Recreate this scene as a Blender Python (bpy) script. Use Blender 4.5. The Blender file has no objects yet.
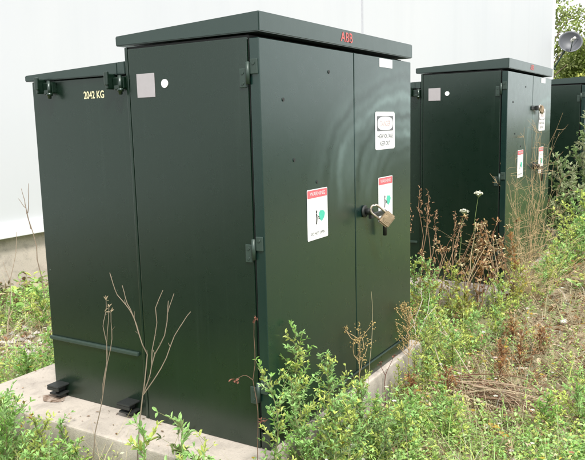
import bpy, bmesh, math, random
import numpy as np
from mathutils import Vector, Matrix

random.seed(7)
RNG = np.random.default_rng(11)
C = bpy.context.scene.collection
rad = math.radians
GZ = -0.20                      # ground level; the tops of the pads are near z = 0

# ------------------------------------------------------------------ helpers
def tag(o, label=None, cat=None, group=None, kind=None):
    if label: o['label'] = label
    if cat: o['category'] = cat
    if group: o['group'] = group
    if kind: o['kind'] = kind
    return o

def empty(name, loc, label, cat, group=None, rz=0.0):
    o = bpy.data.objects.new(name, None)
    o.empty_display_size = 0.1
    o.location = loc
    o.rotation_euler = (0, 0, rz)
    C.objects.link(o)
    return tag(o, label, cat, group)

def link(name, me, mats, parent=None, smooth=False):
    if not isinstance(mats, (list, tuple)): mats = [mats]
    for m in mats: me.materials.append(m)
    if smooth:
        me.polygons.foreach_set('use_smooth', [True] * len(me.polygons))
    o = bpy.data.objects.new(name, me)
    C.objects.link(o)
    if parent: o.parent = parent
    return o

def from_bm(name, bm, mats, parent=None, smooth=False):
    me = bpy.data.meshes.new(name)
    bmesh.ops.recalc_face_normals(bm, faces=bm.faces)
    bm.to_mesh(me); bm.free()
    return link(name, me, mats, parent, smooth)

def dup(o, parent=None):
    c = o.copy(); C.objects.link(c)
    if parent: c.parent = parent
    for ch in list(o.children): dup(ch, c)
    return c

def box(bm, x0, x1, y0, y1, z0, z1, bev=0.0, seg=2, mi=0, M=None):
    t = bmesh.new()
    bmesh.ops.create_cube(t, size=1.0)
    for v in t.verts:
        v.co = Vector((x0 + (v.co.x + .5) * (x1 - x0), y0 + (v.co.y + .5) * (y1 - y0), z0 + (v.co.z + .5) * (z1 - z0)))
    if bev > 0:
        bmesh.ops.bevel(t, geom=list(t.edges), offset=bev, segments=seg, affect='EDGES', profile=.6)
    join(bm, t, mi, M)

def join(bm, t, mi=0, M=None, keep=False):
    vm = {}
    for v in t.verts:
        vm[v] = bm.verts.new(M @ v.co if M else v.co)
    for f in t.faces:
        try:
            nf = bm.faces.new([vm[v] for v in f.verts])
        except ValueError:
            continue
        nf.material_index = mi
        nf.smooth = f.smooth
    if not keep: t.free()

def cyl(bm, p, q, r, n=16, r2=None, mi=0, bev=0.0):
    p = Vector(p); q = Vector(q); d = q - p
    t = bmesh.new()
    bmesh.ops.create_cone(t, cap_ends=True, segments=n, radius1=r, radius2=r if r2 is None else r2, depth=d.length)
    if bev > 0:
        ee = [e for e in t.edges if len(e.link_faces) == 2 and any(len(f.verts) > 4 for f in e.link_faces)]
        bmesh.ops.bevel(t, geom=ee, offset=bev, segments=2, affect='EDGES')
    M = Matrix.Translation((p + q) / 2) @ d.to_track_quat('Z', 'Y').to_matrix().to_4x4()
    for f in t.faces: f.smooth = len(f.verts) == 4
    join(bm, t, mi, M)

def prism(bm, prof, x0, x1, bev=0.0, mi=0):
    """a YZ profile extruded along X"""
    t = bmesh.new()
    a = [t.verts.new((x0, y, z)) for y, z in prof]
    b = [t.verts.new((x1, y, z)) for y, z in prof]
    n = len(prof)
    t.faces.new(a); t.faces.new(b[::-1])
    for i in range(n): t.faces.new((a[i], b[i], b[(i + 1) % n], a[(i + 1) % n]))
    bmesh.ops.recalc_face_normals(t, faces=t.faces)
    if bev: bmesh.ops.bevel(t, geom=list(t.edges), offset=bev, segments=2, affect='EDGES')
    join(bm, t, mi)

def text_into(bm, body, cx, cz, w, h, M, mi=0, off=0.0, sx=1.0):
    """lettering fitted to a w x h box centred on (cx, cz) of the plane M (local x right, z up, -y out)"""
    cu = bpy.data.curves.new('lettering', 'FONT')
    cu.body = body; cu.size = 1.0; cu.offset = off
    ob = bpy.data.objects.new('lettering', cu); C.objects.link(ob)
    dg = bpy.context.evaluated_depsgraph_get()
    me = bpy.data.meshes.new_from_object(ob.evaluated_get(dg))
    xs = [v.co.x for v in me.vertices]; ys = [v.co.y for v in me.vertices]
    a, b, c, d = min(xs), max(xs), min(ys), max(ys)
    t = bmesh.new(); t.from_mesh(me)
    for v in t.verts:
        v.co = Vector((cx + ((v.co.x - a) / (b - a) - .5) * w, 0, cz + ((v.co.y - c) / (d - c) - .5) * h))
    join(bm, t, mi, M)
    bpy.data.objects.remove(ob); bpy.data.curves.remove(cu); bpy.data.meshes.remove(me)

def poly(bm, pts, M, y=0.0, mi=0):
    f = bm.faces.new([bm.verts.new(M @ Vector((x, y, z))) for x, z in pts]); f.material_index = mi

def rrect(x0, x1, z0, z1, r, n=5):
    P = []
    for cx, cz, a0 in ((x1 - r, z1 - r, 0), (x0 + r, z1 - r, 90), (x0 + r, z0 + r, 180), (x1 - r, z0 + r, 270)):
        for k in range(n + 1):
            a = rad(a0 + 90 * k / n); P.append((cx + r * math.cos(a), cz + r * math.sin(a)))
    return P

# ------------------------------------------------------------------ materials
def nm(name):
    m = bpy.data.materials.new(name); m.use_nodes = True
    nt = m.node_tree; b = nt.nodes['Principled BSDF']
    return m, nt, b
def N(nt, t, **k):
    n = nt.nodes.new(t)
    for a, v in k.items(): setattr(n, a, v)
    return n
def L(nt, a, b): nt.links.new(a, b)
def ramp(nt, fac, stops):
    r = N(nt, 'ShaderNodeValToRGB')
    e = r.color_ramp.elements
    while len(e) < len(stops): e.new(.5)
    for i, (p, c) in enumerate(stops):
        e[i].position = p; e[i].color = (*c, 1) if len(c) == 3 else c
    L(nt, fac, r.inputs[0]); return r.outputs[0]
def noise(nt, vec, scale, detail=4, rough=.55, dist=0.0):
    n = N(nt, 'ShaderNodeTexNoise'); n.inputs['Scale'].default_value = scale
    n.inputs['Detail'].default_value = detail; n.inputs['Roughness'].default_value = rough
    n.inputs['Distortion'].default_value = dist
    if vec: L(nt, vec, n.inputs['Vector'])
    return n.outputs['Fac']
def mathn(nt, op, a, b=None, clamp=False):
    n = N(nt, 'ShaderNodeMath', operation=op); n.use_clamp = clamp
    for i, v in enumerate((a, b)):
        if v is None: continue
        if isinstance(v, (int, float)): n.inputs[i].default_value = v
        else: L(nt, v, n.inputs[i])
    return n.outputs[0]
def mixc(nt, fac, a, b):
    n = N(nt, 'ShaderNodeMix', data_type='RGBA')
    for s, v in ((0, fac), (6, a), (7, b)):
        if isinstance(v, (int, float)): n.inputs[s].default_value = v
        elif isinstance(v, tuple): n.inputs[s].default_value = (*v, 1)
        else: L(nt, v, n.inputs[s])
    return n.outputs[2]
def bump(nt, b, h, strength, dist):
    n = N(nt, 'ShaderNodeBump'); n.inputs['Strength'].default_value = strength; n.inputs['Distance'].default_value = dist
    L(nt, h, n.inputs['Height']); L(nt, n.outputs[0], b.inputs['Normal'])
def ocoord(nt): return N(nt, 'ShaderNodeTexCoord').outputs['Object']

def paint(name, base, rough, scuff=False):
    m, nt, b = nm(name); v = ocoord(nt)
    n1 = noise(nt, v, 2.2, 5, .6); n2 = noise(nt, v, 260, 2, .5); n3 = noise(nt, v, 14, 6, .65)
    col = mixc(nt, mathn(nt, 'MULTIPLY', n1, .55), base, tuple(c * 1.5 for c in base))
    # dust settles low down, and a fine chalky speckle all over
    sp = N(nt, 'ShaderNodeSeparateXYZ'); L(nt, v, sp.inputs[0])
    low = mathn(nt, 'MULTIPLY', mathn(nt, 'SUBTRACT', .22, sp.outputs[2], True), n3, True)
    col = mixc(nt, mathn(nt, 'MULTIPLY', low, .9, True), col, (.06, .055, .043))
    spk = ramp(nt, n2, [(.56, (0, 0, 0)), (.74, (.34, .34, .34))])
    col = mixc(nt, spk, col, (.026, .044, .032))
    # faint vertical run marks left by rain
    mp = N(nt, 'ShaderNodeMapping'); mp.inputs['Scale'].default_value = (16, 16, .5); L(nt, v, mp.inputs[0])
    run = noise(nt, mp.outputs[0], 2.0, 4, .6)
    col = mixc(nt, ramp(nt, run, [(.58, (0, 0, 0)), (.80, (.16, .16, .16))]), col, (.034, .050, .040))
    vo = N(nt, 'ShaderNodeTexVoronoi'); vo.inputs['Scale'].default_value = 7.0; L(nt, v, vo.inputs['Vector'])
    chip = mathn(nt, 'MULTIPLY', mathn(nt, 'LESS_THAN', vo.outputs['Distance'], mathn(nt, 'MULTIPLY', noise(nt, v, 5.0, 2), .030)), mathn(nt, 'GREATER_THAN', noise(nt, v, 1.7, 2), .52))
    col = mixc(nt, mathn(nt, 'MULTIPLY', chip, .6), col, (.30, .33, .31))
    R = mathn(nt, 'ADD', rough - .08, mathn(nt, 'MULTIPLY', n3, .16))
    if scuff:
        # concentric wiping marks across both doors
        dx = mathn(nt, 'SUBTRACT', sp.outputs[0], 1.45); dz = mathn(nt, 'SUBTRACT', sp.outputs[2], .98)
        dx = mathn(nt, 'MULTIPLY', dx, .62)
        d = mathn(nt, 'SQRT', mathn(nt, 'ADD', mathn(nt, 'MULTIPLY', dx, dx), mathn(nt, 'MULTIPLY', dz, dz)))
        dd = mathn(nt, 'ADD', d, mathn(nt, 'MULTIPLY', noise(nt, v, 2.6, 5, .6), .20))
        s1 = mathn(nt, 'SINE', mathn(nt, 'MULTIPLY', dd, 34.0)); s2 = mathn(nt, 'SINE', mathn(nt, 'MULTIPLY', dd, 96.0))
        rings = mathn(nt, 'ADD', mathn(nt, 'MULTIPLY', s1, .30), mathn(nt, 'MULTIPLY', s2, .22))
        rings = mathn(nt, 'MULTIPLY', mathn(nt, 'ADD', rings, .50), 1.0, True)
        band = mathn(nt, 'MULTIPLY', mathn(nt, 'MULTIPLY', mathn(nt, 'SUBTRACT', d, .14, True), 6.0, True),
                     mathn(nt, 'MULTIPLY', mathn(nt, 'SUBTRACT', .70, d, True), 5.0, True))
        up = mathn(nt, 'MULTIPLY', mathn(nt, 'SUBTRACT', sp.outputs[2], .92, True), 3.0, True)
        patch = ramp(nt, noise(nt, v, 3.6, 3, .5), [(.30, (.25, .25, .25)), (.58, (1, 1, 1))])
        k = mathn(nt, 'MULTIPLY', mathn(nt, 'MULTIPLY', rings, band), mathn(nt, 'MULTIPLY', up, patch))
        col = mixc(nt, mathn(nt, 'MULTIPLY', k, .85), col, (.15, .195, .20))
        R = mathn(nt, 'ADD', R, mathn(nt, 'MULTIPLY', k, .15))
    L(nt, col, b.inputs['Base Color']); L(nt, R, b.inputs['Roughness'])
    b.inputs['Specular IOR Level'].default_value = .5
    b.inputs['Coat Weight'].default_value = .6; b.inputs['Coat Tint'].default_value = (.86, 1, .93, 1); b.inputs['Specular Tint'].default_value = (.90, 1, .95, 1); b.inputs['Coat Roughness'].default_value = .26
    hh = mathn(nt, 'ADD', mathn(nt, 'MULTIPLY', n2, .25), mathn(nt, 'MULTIPLY', n1, 2.0))
    bump(nt, b, hh, .27, .004)
    return m

GREEN = (.0022, .0092, .0048)
M_PAINT = paint('green_paint', GREEN, .29)
M_DOOR = paint('green_door_paint', (.0030, .0150, .0128), .29, True)
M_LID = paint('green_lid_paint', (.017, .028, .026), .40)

def plain(name, col, rough=.6, metal=0.0, var=.25, scale=30, bmp=0.0):
    m, nt, b = nm(name); v = ocoord(nt)
    n = noise(nt, v, scale, 5, .6)
    L(nt, mixc(nt, n, tuple(c * (1 - var) for c in col), tuple(min(1, c * (1 + var)) for c in col)), b.inputs['Base Color'])
    b.inputs['Roughness'].default_value = rough; b.inputs['Metallic'].default_value = metal
    if bmp: bump(nt, b, n, bmp, .004)
    return m
M_GAP = plain('black_rubber', (.008, .009, .008), .7)
M_WHITE = plain('white_vinyl', (.80, .80, .79), .45, 0, .05, 40)
M_BLACK = plain('black_ink', (.035, .035, .035), .5)
M_GREY = plain('grey_ink', (.13, .135, .145), .6)
M_PALE = plain('faded_ink', (.62, .60, .62), .6)
M_PINK = plain('faded_red_vinyl', (.62, .12, .14), .5, 0, .12, 60)
M_BLOWN = plain('blown_out_red', (.50, .38, .38), .5)  # lettering washed out by glare, the glare put into the colour
M_TEAL = plain('teal_ink', (.07, .48, .34), .5)
M_RED = plain('red_logo_paint', (.62, .12, .11), .45, 0, .15, 80)
M_CREAM = plain('cream_stencil_paint', (.72, .66, .42), .6, 0, .3, 160)
M_PLATE = plain('pinkish_aluminium', (.43, .40, .41), .45, .25, .06, 50)
M_STEEL = plain('galvanised_steel', (.030, .050, .040), .42, .1, .25, 60)
M_BRASS = plain('weathered_brass', (.36, .275, .18), .42, .6, .4, 70, .2)
M_SHACK = plain('worn_shackle_steel', (.50, .43, .36), .34, .85, .35, 80)
M_IRON = plain('black_painted_iron', (.015, .017, .016), .5, 0, .3, 60, .2)
M_DISH = plain('grey_dish_metal', (.085, .09, .10), .5, .2, .12, 6)
M_BONE = plain('pale_plastic', (.62, .60, .56), .5)

def concrete(name, base):
    m, nt, b = nm(name); v = ocoord(nt)
    n1 = noise(nt, v, 2.5, 6, .65); n2 = noise(nt, v, 120, 3, .6); n3 = noise(nt, v, 9, 6, .7, .4)
    col = mixc(nt, n1, tuple(c * .78 for c in base), tuple(c * 1.2 for c in base))
    col = mixc(nt, ramp(nt, n3, [(.46, (0, 0, 0)), (.68, (.75, .75, .75))]), col, tuple(c * .62 for c in base))
    col = mixc(nt, ramp(nt, n2, [(.60, (0, 0, 0)), (.70, (.6, .6, .6))]), col, tuple(c * .5 for c in base))
    sp = N(nt, 'ShaderNodeSeparateXYZ'); L(nt, v, sp.inputs[0])
    mp = N(nt, 'ShaderNodeMapping'); mp.inputs['Scale'].default_value = (9, 9, 1.0); L(nt, v, mp.inputs[0])
    st = noise(nt, mp.outputs[0], 2.0, 4, .6)
    side = mathn(nt, 'MULTIPLY', mathn(nt, 'SUBTRACT', -.012, sp.outputs[2], True), 9.0, True)
    col = mixc(nt, mathn(nt, 'MULTIPLY', side, ramp(nt, st, [(.35, (.15, .15, .15)), (.65, (.85, .85, .85))])), col, (.20, .185, .15))
    L(nt, col, b.inputs['Base Color']); b.inputs['Roughness'].default_value = .9
    bump(nt, b, mathn(nt, 'ADD', n2, mathn(nt, 'MULTIPLY', n3, 1.5)), .5, .004)
    return m
M_CONC = concrete('pale_concrete', (.425, .378, .325))
M_FOUND = concrete('foundation_concrete', (.50, .445, .385))

def rustpatch():
    m, nt, b = nm('rust_stain'); v = ocoord(nt)
    n = noise(nt, v, 40, 5, .7)
    L(nt, ramp(nt, n, [(.36, (.12, .075, .05)), (.52, (.24, .18, .135)), (.62, (.345, .285, .24))]), b.inputs['Base Color'])
    b.inputs['Roughness'].default_value = .95
    return m
M_RUST = rustpatch()

def wallmat():
    m, nt, b = nm('white_wall_cladding'); v = ocoord(nt)
    n1 = noise(nt, v, .35, 4, .6)
    mp = N(nt, 'ShaderNodeMapping'); mp.inputs['Scale'].default_value = (1.2, 1.2, .08); L(nt, v, mp.inputs[0])
    n2 = noise(nt, mp.outputs[0], 1.5, 5, .6)
    c = mixc(nt, n1, (.490, .510, .535), (.545, .553, .562))
    c = mixc(nt, ramp(nt, n2, [(.5, (0, 0, 0)), (.8, (.35, .35, .35))]), c, (.45, .47, .49))
    L(nt, c, b.inputs['Base Color']); b.inputs['Roughness'].default_value = .6
    bump(nt, b, noise(nt, v, 60, 3), .06, .003)
    return m
M_WALL = wallmat()
M_TRIM = plain('off_white_trim', (.70, .71, .72), .5, 0, .06, 3)
M_SEAM = plain('grey_joint', (.42, .43, .46), .7)

def groundmat():
    m, nt, b = nm('soil_and_litter'); v = ocoord(nt)
    n1 = noise(nt, v, 1.3, 6, .65); n2 = noise(nt, v, 22, 6, .7); n3 = noise(nt, v, 150, 3, .6); n4 = noise(nt, v, .35, 4, .6)
    c = ramp(nt, n2, [(.28, (.085, .064, .042)), (.5, (.33, .265, .165)), (.72, (.52, .435, .29))])
    c = mixc(nt, ramp(nt, n1, [(.42, (0, 0, 0)), (.62, (.75, .75, .75))]), c, (.14, .18, .07))
    c = mixc(nt, ramp(nt, n3, [(.55, (0, 0, 0)), (.72, (.6, .6, .6))]), c, (.36, .30, .21))
    # rough grass away from the pads, darkened so the side panels reflect it dark
    sp = N(nt, 'ShaderNodeSeparateXYZ'); L(nt, v, sp.inputs[0])
    fx = mathn(nt, 'MULTIPLY', mathn(nt, 'SUBTRACT', mathn(nt, 'ABSOLUTE', mathn(nt, 'SUBTRACT', sp.outputs[0], 6.0)), 6.9, True), 1.2, True)
    fy = mathn(nt, 'MULTIPLY', mathn(nt, 'SUBTRACT', mathn(nt, 'ABSOLUTE', mathn(nt, 'SUBTRACT', sp.outputs[1], 2.0)), 6.5, True), .6, True)
    c = mixc(nt, mathn(nt, 'MULTIPLY', mathn(nt, 'MAXIMUM', fx, fy), .93), c, mixc(nt, n4, (.028, .045, .018), (.060, .075, .034)))
    L(nt, c, b.inputs['Base Color']); b.inputs['Roughness'].default_value = 1.0
    bump(nt, b, mathn(nt, 'ADD', n2, n3), .7, .02)
    return m
M_GROUND = groundmat()

def leafmat(name, trans=.35, rough=.55, tint=1.0):
    m, nt, b = nm(name)
    a = N(nt, 'ShaderNodeAttribute'); a.attribute_name = 'Col'
    v = ocoord(nt); n = noise(nt, v, 25, 3, .6)
    c = mixc(nt, mathn(nt, 'MULTIPLY', n, .35), a.outputs['Color'], mixc(nt, .5, a.outputs['Color'], (.02, .03, .01)))
    L(nt, c, b.inputs['Base Color']); b.inputs['Roughness'].default_value = rough
    b.inputs['Specular IOR Level'].default_value = .35
    if trans:
        t = N(nt, 'ShaderNodeBsdfTranslucent'); L(nt, a.outputs['Color'], t.inputs[0])
        mx = N(nt, 'ShaderNodeMixShader'); mx.inputs[0].default_value = trans
        L(nt, b.outputs[0], mx.inputs[1]); L(nt, t.outputs[0], mx.inputs[2])
        L(nt, mx.outputs[0], nt.nodes['Material Output'].inputs[0])
    return m
M_LEAF = leafmat('leaf', .42, .42)
M_STEM = leafmat('plant_stem', 0.0, .8)
M_BARK = plain('bark', (.16, .12, .085), .95, 0, .5, 14, .6)

# ------------------------------------------------------------------ vegetation mesh builder
class Veg:
    """collects leaves, tubes and blades with a colour per vertex"""
    def __init__(s): s.v = []; s.c = []; s.f = []; s.blocks = []
    def tube(s, pts, r0, r1, col, n=4, col2=None):
        pts = [Vector(p) for p in pts]; k = len(pts); b = len(s.v)
        for i, p in enumerate(pts):
            d = (pts[min(i + 1, k - 1)] - pts[max(i - 1, 0)])
            if d.length < 1e-7: d = Vector((0, 0, 1))
            q = d.normalized(); a = q.orthogonal().normalized(); e = q.cross(a)
            t = i / max(1, k - 1); r = r0 + (r1 - r0) * t
            cc = col if col2 is None else tuple(col[j] * (1 - t) + col2[j] * t for j in range(3))
            for m in range(n):
                an = 2 * math.pi * m / n
                s.v.append(p + a * (r * math.cos(an)) + e * (r * math.sin(an))); s.c.append(cc)
        for i in range(k - 1):
            for m in range(n):
                s.f.append((b + i * n + m, b + i * n + (m + 1) % n, b + (i + 1) * n + (m + 1) % n, b + (i + 1) * n + m))
        s.f.append(tuple(b + (k - 1) * n + m for m in range(n)))
    def leaf(s, p, d, ln, w, col, up=None, curl=.15):
        p = Vector(p); d = Vector(d).normalized(); up = Vector(up) if up else Vector((random.gauss(0, .4), random.gauss(0, .4), 1))
        sd = d.cross(up)
        if sd.length < 1e-4: sd = d.orthogonal()
        sd.normalize(); nn = sd.cross(d); b = len(s.v)
        for a, h, l in ((0, 0, 0), (.40, .42, .10), (.75, .36, .04), (1, 0, -curl), (.75, -.36, .04), (.40, -.42, .10)):
            s.v.append(p + d * (ln * a) + sd * (w * h) + nn * (ln * l)); s.c.append(col)
        s.f.append((b, b + 1, b + 2, b + 3)); s.f.append((b, b + 3, b + 4, b + 5))
    def blob(s, p, r, col, sq=1.0):
        b = len(s.v); p = Vector(p)
        for d in ((1, 0, 0), (0, 1, 0), (-1, 0, 0), (0, -1, 0), (0, 0, sq), (0, 0, -sq)):
            s.v.append(p + Vector(d) * r * random.uniform(.7, 1.2)); s.c.append(col)
        for i in range(4):
            s.f.append((b + i, b + (i + 1) % 4, b + 4)); s.f.append((b + (i + 1) % 4, b + i, b + 5))
    def build(s, name, m, parent=None):
        me = bpy.data.meshes.new(name)
        me.from_pydata([tuple(v) for v in s.v], [], s.f)
        at = me.color_attributes.new('Col', 'FLOAT_COLOR', 'POINT')
        at.data.foreach_set('color', [x for c in s.c for x in (c[0], c[1], c[2], 1.0)])
        me.update()
        return link(name, me, m, parent)

def bulk(name, V, F, col, m, parent=None):
    """V (n,k,3) vertices of n equal pieces, F faces of one piece (tuples, equal length), col (n,3)"""
    n, k, _ = V.shape; F = np.array(F); fl = F.shape[1]
    me = bpy.data.meshes.new(name)
    me.vertices.add(n * k); me.vertices.foreach_set('co', V.reshape(-1).astype(np.float32))
    idx = (F[None] + (np.arange(n) * k)[:, None, None]).reshape(-1)
    me.loops.add(len(idx)); me.loops.foreach_set('vertex_index', idx.astype(np.int32))
    nf = n * F.shape[0]
    me.polygons.add(nf)
    me.polygons.foreach_set('loop_start', (np.arange(nf) * fl).astype(np.int32))
    me.polygons.foreach_set('loop_total', np.full(nf, fl, np.int32))
    at = me.color_attributes.new('Col', 'FLOAT_COLOR', 'POINT')
    cc = np.ones((n, k, 4), np.float32); cc[:, :, :3] = col[:, None, :] if col.ndim == 2 else col
    at.data.foreach_set('color', cc.reshape(-1))
    me.update(calc_edges=True); me.validate()
    return link(name, me, m, parent)

def norm(a): return a / np.maximum(1e-9, np.linalg.norm(a, axis=-1, keepdims=True))
def leafblock(P, D, U, ln, w, curl=.15):
    D = norm(D); S = norm(np.cross(D, U)); Nn = np.cross(S, D)
    ln = ln[:, None]; w = w[:, None]
    rows = [(0, 0, 0), (.40, .42, .10), (.75, .36, .04), (1, 0, -curl), (.75, -.36, .04), (.40, -.42, .10)]
    return np.stack([P + D * ln * a + S * w * h + Nn * ln * l for a, h, l in rows], 1)
LEAF_F = [(0, 1, 2, 3), (0, 3, 4, 5)]

# smooth value noise on the plane
_tab = RNG.random((64, 64))
def vnoise(x, y, s):
    x = np.asarray(x) * s + 100.3; y = np.asarray(y) * s + 57.7
    i = np.floor(x).astype(int); j = np.floor(y).astype(int); u = x - i; v = y - j
    u = u * u * (3 - 2 * u); v = v * v * (3 - 2 * v)
    g = lambda a, b: _tab[a % 64, b % 64]
    return (g(i, j) * (1 - u) + g(i + 1, j) * u) * (1 - v) + (g(i, j + 1) * (1 - u) + g(i + 1, j + 1) * u) * v
def gh(x, y):
    """height of the ground"""
    near = np.clip(1 - np.hypot(np.asarray(x) - 2, np.asarray(y)) / 16, 0, 1)
    xx = np.clip((np.asarray(x) - 1.8) / 1.5, 0, 1)
    rise = .11 * xx * xx * (3 - 2 * xx) * np.clip((2.2 - np.asarray(y)) / 1.5, 0, 1) * np.clip((14 - np.asarray(x)) / 6, 0, 1)
    return GZ + rise + near * ((vnoise(x, y, 1.1) - .5) * .05 + (vnoise(x, y, 4.3) - .5) * .025)

# ------------------------------------------------------------------ ground
def make_ground():
    xs = np.concatenate([np.array([-400, -150, -60, -25, -12]), np.linspace(-6, 14, 161), np.array([18, 25, 40, 80, 200, 400])])
    ys = np.concatenate([np.array([-400, -150, -60, -25, -12]), np.linspace(-6, 9, 121), np.array([12, 18, 25, 40, 80, 200, 400])])
    X, Y = np.meshgrid(xs, ys, indexing='ij'); Z = gh(X, Y)
    V = np.stack([X, Y, Z], -1).reshape(-1, 3); ny = len(ys)
    F = [(i * ny + j, (i + 1) * ny + j, (i + 1) * ny + j + 1, i * ny + j + 1) for i in range(len(xs) - 1) for j in range(ny - 1)]
    me = bpy.data.meshes.new('ground'); me.from_pydata(V.tolist(), [], F)
    tag(link('ground', me, M_GROUND, None, True), kind='structure')
make_ground()

# ------------------------------------------------------------------ the white building behind
WY = 4.2
def make_building():
    b = empty('industrial_building', (10.5, WY, GZ), 'long plain white industrial building with a low concrete foundation behind the transformers', 'building')
    x0, x1 = -16.5, 16.8
    zb = .62                                        # bottom of the cladding above the ground
    bm = bmesh.new(); box(bm, x0, x1, .02, 14, zb, 11.0, .01)
    from_bm('wall', bm, M_WALL, b)
    bm = bmesh.new(); box(bm, x0 + .03, x1 - .03, .07, 13.9, -.4, zb - .003, .01)
    from_bm('foundation', bm, M_FOUND, b)
    bm = bmesh.new(); box(bm, x0, x1 + .004, -.022, .016, zb - .075, zb + .05, .006)
    from_bm('base_trim', bm, M_TRIM, b)
    bm = bmesh.new(); box(bm, x1 - .22, x1 + .03, -.03, .25, zb + .053, 11.0, .012)
    from_bm('corner_trim', bm, M_TRIM, b)
    for x in (-9.4, -.72):
        bm = bmesh.new(); box(bm, x - .03, x + .03, .006, .03, zb + .053, 11.0, .004)
        from_bm('panel_joint', bm, M_SEAM, b)
    bm = bmesh.new(); box(bm, x0 - .2, x1 + .2, -.25, 14.2, 11.003, 11.2, .03)
    from_bm('roof', bm, M_TRIM, b)
make_building()

# satellite dish on the corner of the building
def make_dish():
    d = empty('satellite_dish', (27.36, 4.15, 3.28), 'round grey satellite dish on a bent arm at the far corner of the white building', 'satellite dish')
    face = Vector((-.90, -.36, .24)).normalized()
    cen = Vector((-.02, -.56, .98))
    q = face.to_track_quat('Z', 'Y').to_matrix().to_4x4(); M = Matrix.Translation(cen) @ q
    t = bmesh.new(); R = .46; rings = 7; seg = 36; prev = None
    for k in range(rings + 1):
        r = R * k / rings; z = .17 * (r / R) ** 2 - .10
        cur = [t.verts.new((r * math.cos(2 * math.pi * i / seg), r * .92 * math.sin(2 * math.pi * i / seg), z)) for i in range(seg)] if k else [t.verts.new((0, 0, z))]
        if prev:
            for i in range(seg):
                if len(prev) == 1: t.faces.new((prev[0], cur[i], cur[(i + 1) % seg]))
                else: t.faces.new((prev[i], cur[i], cur[(i + 1) % seg], prev[(i + 1) % seg]))
        prev = cur
    for f in t.faces: f.smooth = True
    bm = bmesh.new(); join(bm, t, 0, M)
    o = from_bm('reflector', bm, M_DISH, d)
    so = o.modifiers.new('thickness', 'SOLIDIFY'); so.thickness = .012
    bm = bmesh.new(); cyl(bm, (0, .08, 0), (-.02, -.02, .03), .07, 14)
    cyl(bm, (0, .03, 0), (-.02, -.30, .55), .035, 12); cyl(bm, (-.02, -.30, .55), (.03, -.46, .86), .035, 12)
    from_bm('mast', bm, M_STEEL, d)
    bm = bmesh.new()
    lnb = M @ Vector((.0, -.05, .46))
    cyl(bm, M @ Vector((0, -.40, .0)), lnb, .018, 8); cyl(bm, M @ Vector((.30, .1, .0)), lnb, .012, 8)
    from_bm('feed_arm', bm, M_STEEL, d)
    bm = bmesh.new()
    cyl(bm, lnb, lnb - face * .17, .055, 14, .075, bev=.006); cyl(bm, lnb + Vector((0, 0, .0)), lnb + Vector((0, -.10, .07)), .05, 12, bev=.005)
    from_bm('receiver_head', bm, M_BONE, d)
make_dish()

# ------------------------------------------------------------------ concrete pads
def pad(x0, x1, y0, y1, top, label):
    bm = bmesh.new(); box(bm, 0, x1 - x0, 0, y1 - y0, GZ - .15 - top, 0, .012, 3)
    o = from_bm('concrete_pad', bm, M_CONC)
    o.location = (x0, y0, top)
    return tag(o, label, 'concrete pad', 'concrete pads under the transformers')
pad(-.23, 1.68, -.026, 1.73, 0, 'pale concrete pad carrying the nearest transformer, its left edge clear of weeds')
pad(2.98, 4.90, -.16, 1.62, .03, 'concrete pad half hidden in dry weeds under the middle transformer')
pad(6.15, 8.05, -.24, 1.55, .03, 'concrete pad under the farthest transformer behind the leafy shrub')

# ------------------------------------------------------------------ transformer
W, D, D2, H = 1.55, .70, 1.34, 1.70
FRONT = lambda y: Matrix.Translation((0, y, 0))                       # local x right, z up, faces -Y
SIDE = lambda x: Matrix.Translation((x, 0, 0)) @ Matrix.Rotation(rad(-90), 4, 'Z')   # faces -X; local x runs toward -Y

def hinge(t, z):
    bm = bmesh.new()
    box(bm, -.007, .0005, .058, .092, z - .062, z + .012, .003)      # leaf on the side panel
    box(bm, -.007, .0005, .006, .040, z - .012, z + .046, .003)      # leaf on the door return
    cyl(bm, (-.009, .049, z - .05), (-.009, .049, z + .036), .0085, 12, bev=.002)
    for a, b in ((.075, z - .045), (.075, z - .005), (.023, z + .03)):
        cyl(bm, (-.006, a, b), (-.010, a, b), .006, 10)
    from_bm('hinge', bm, M_STEEL, t)

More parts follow.
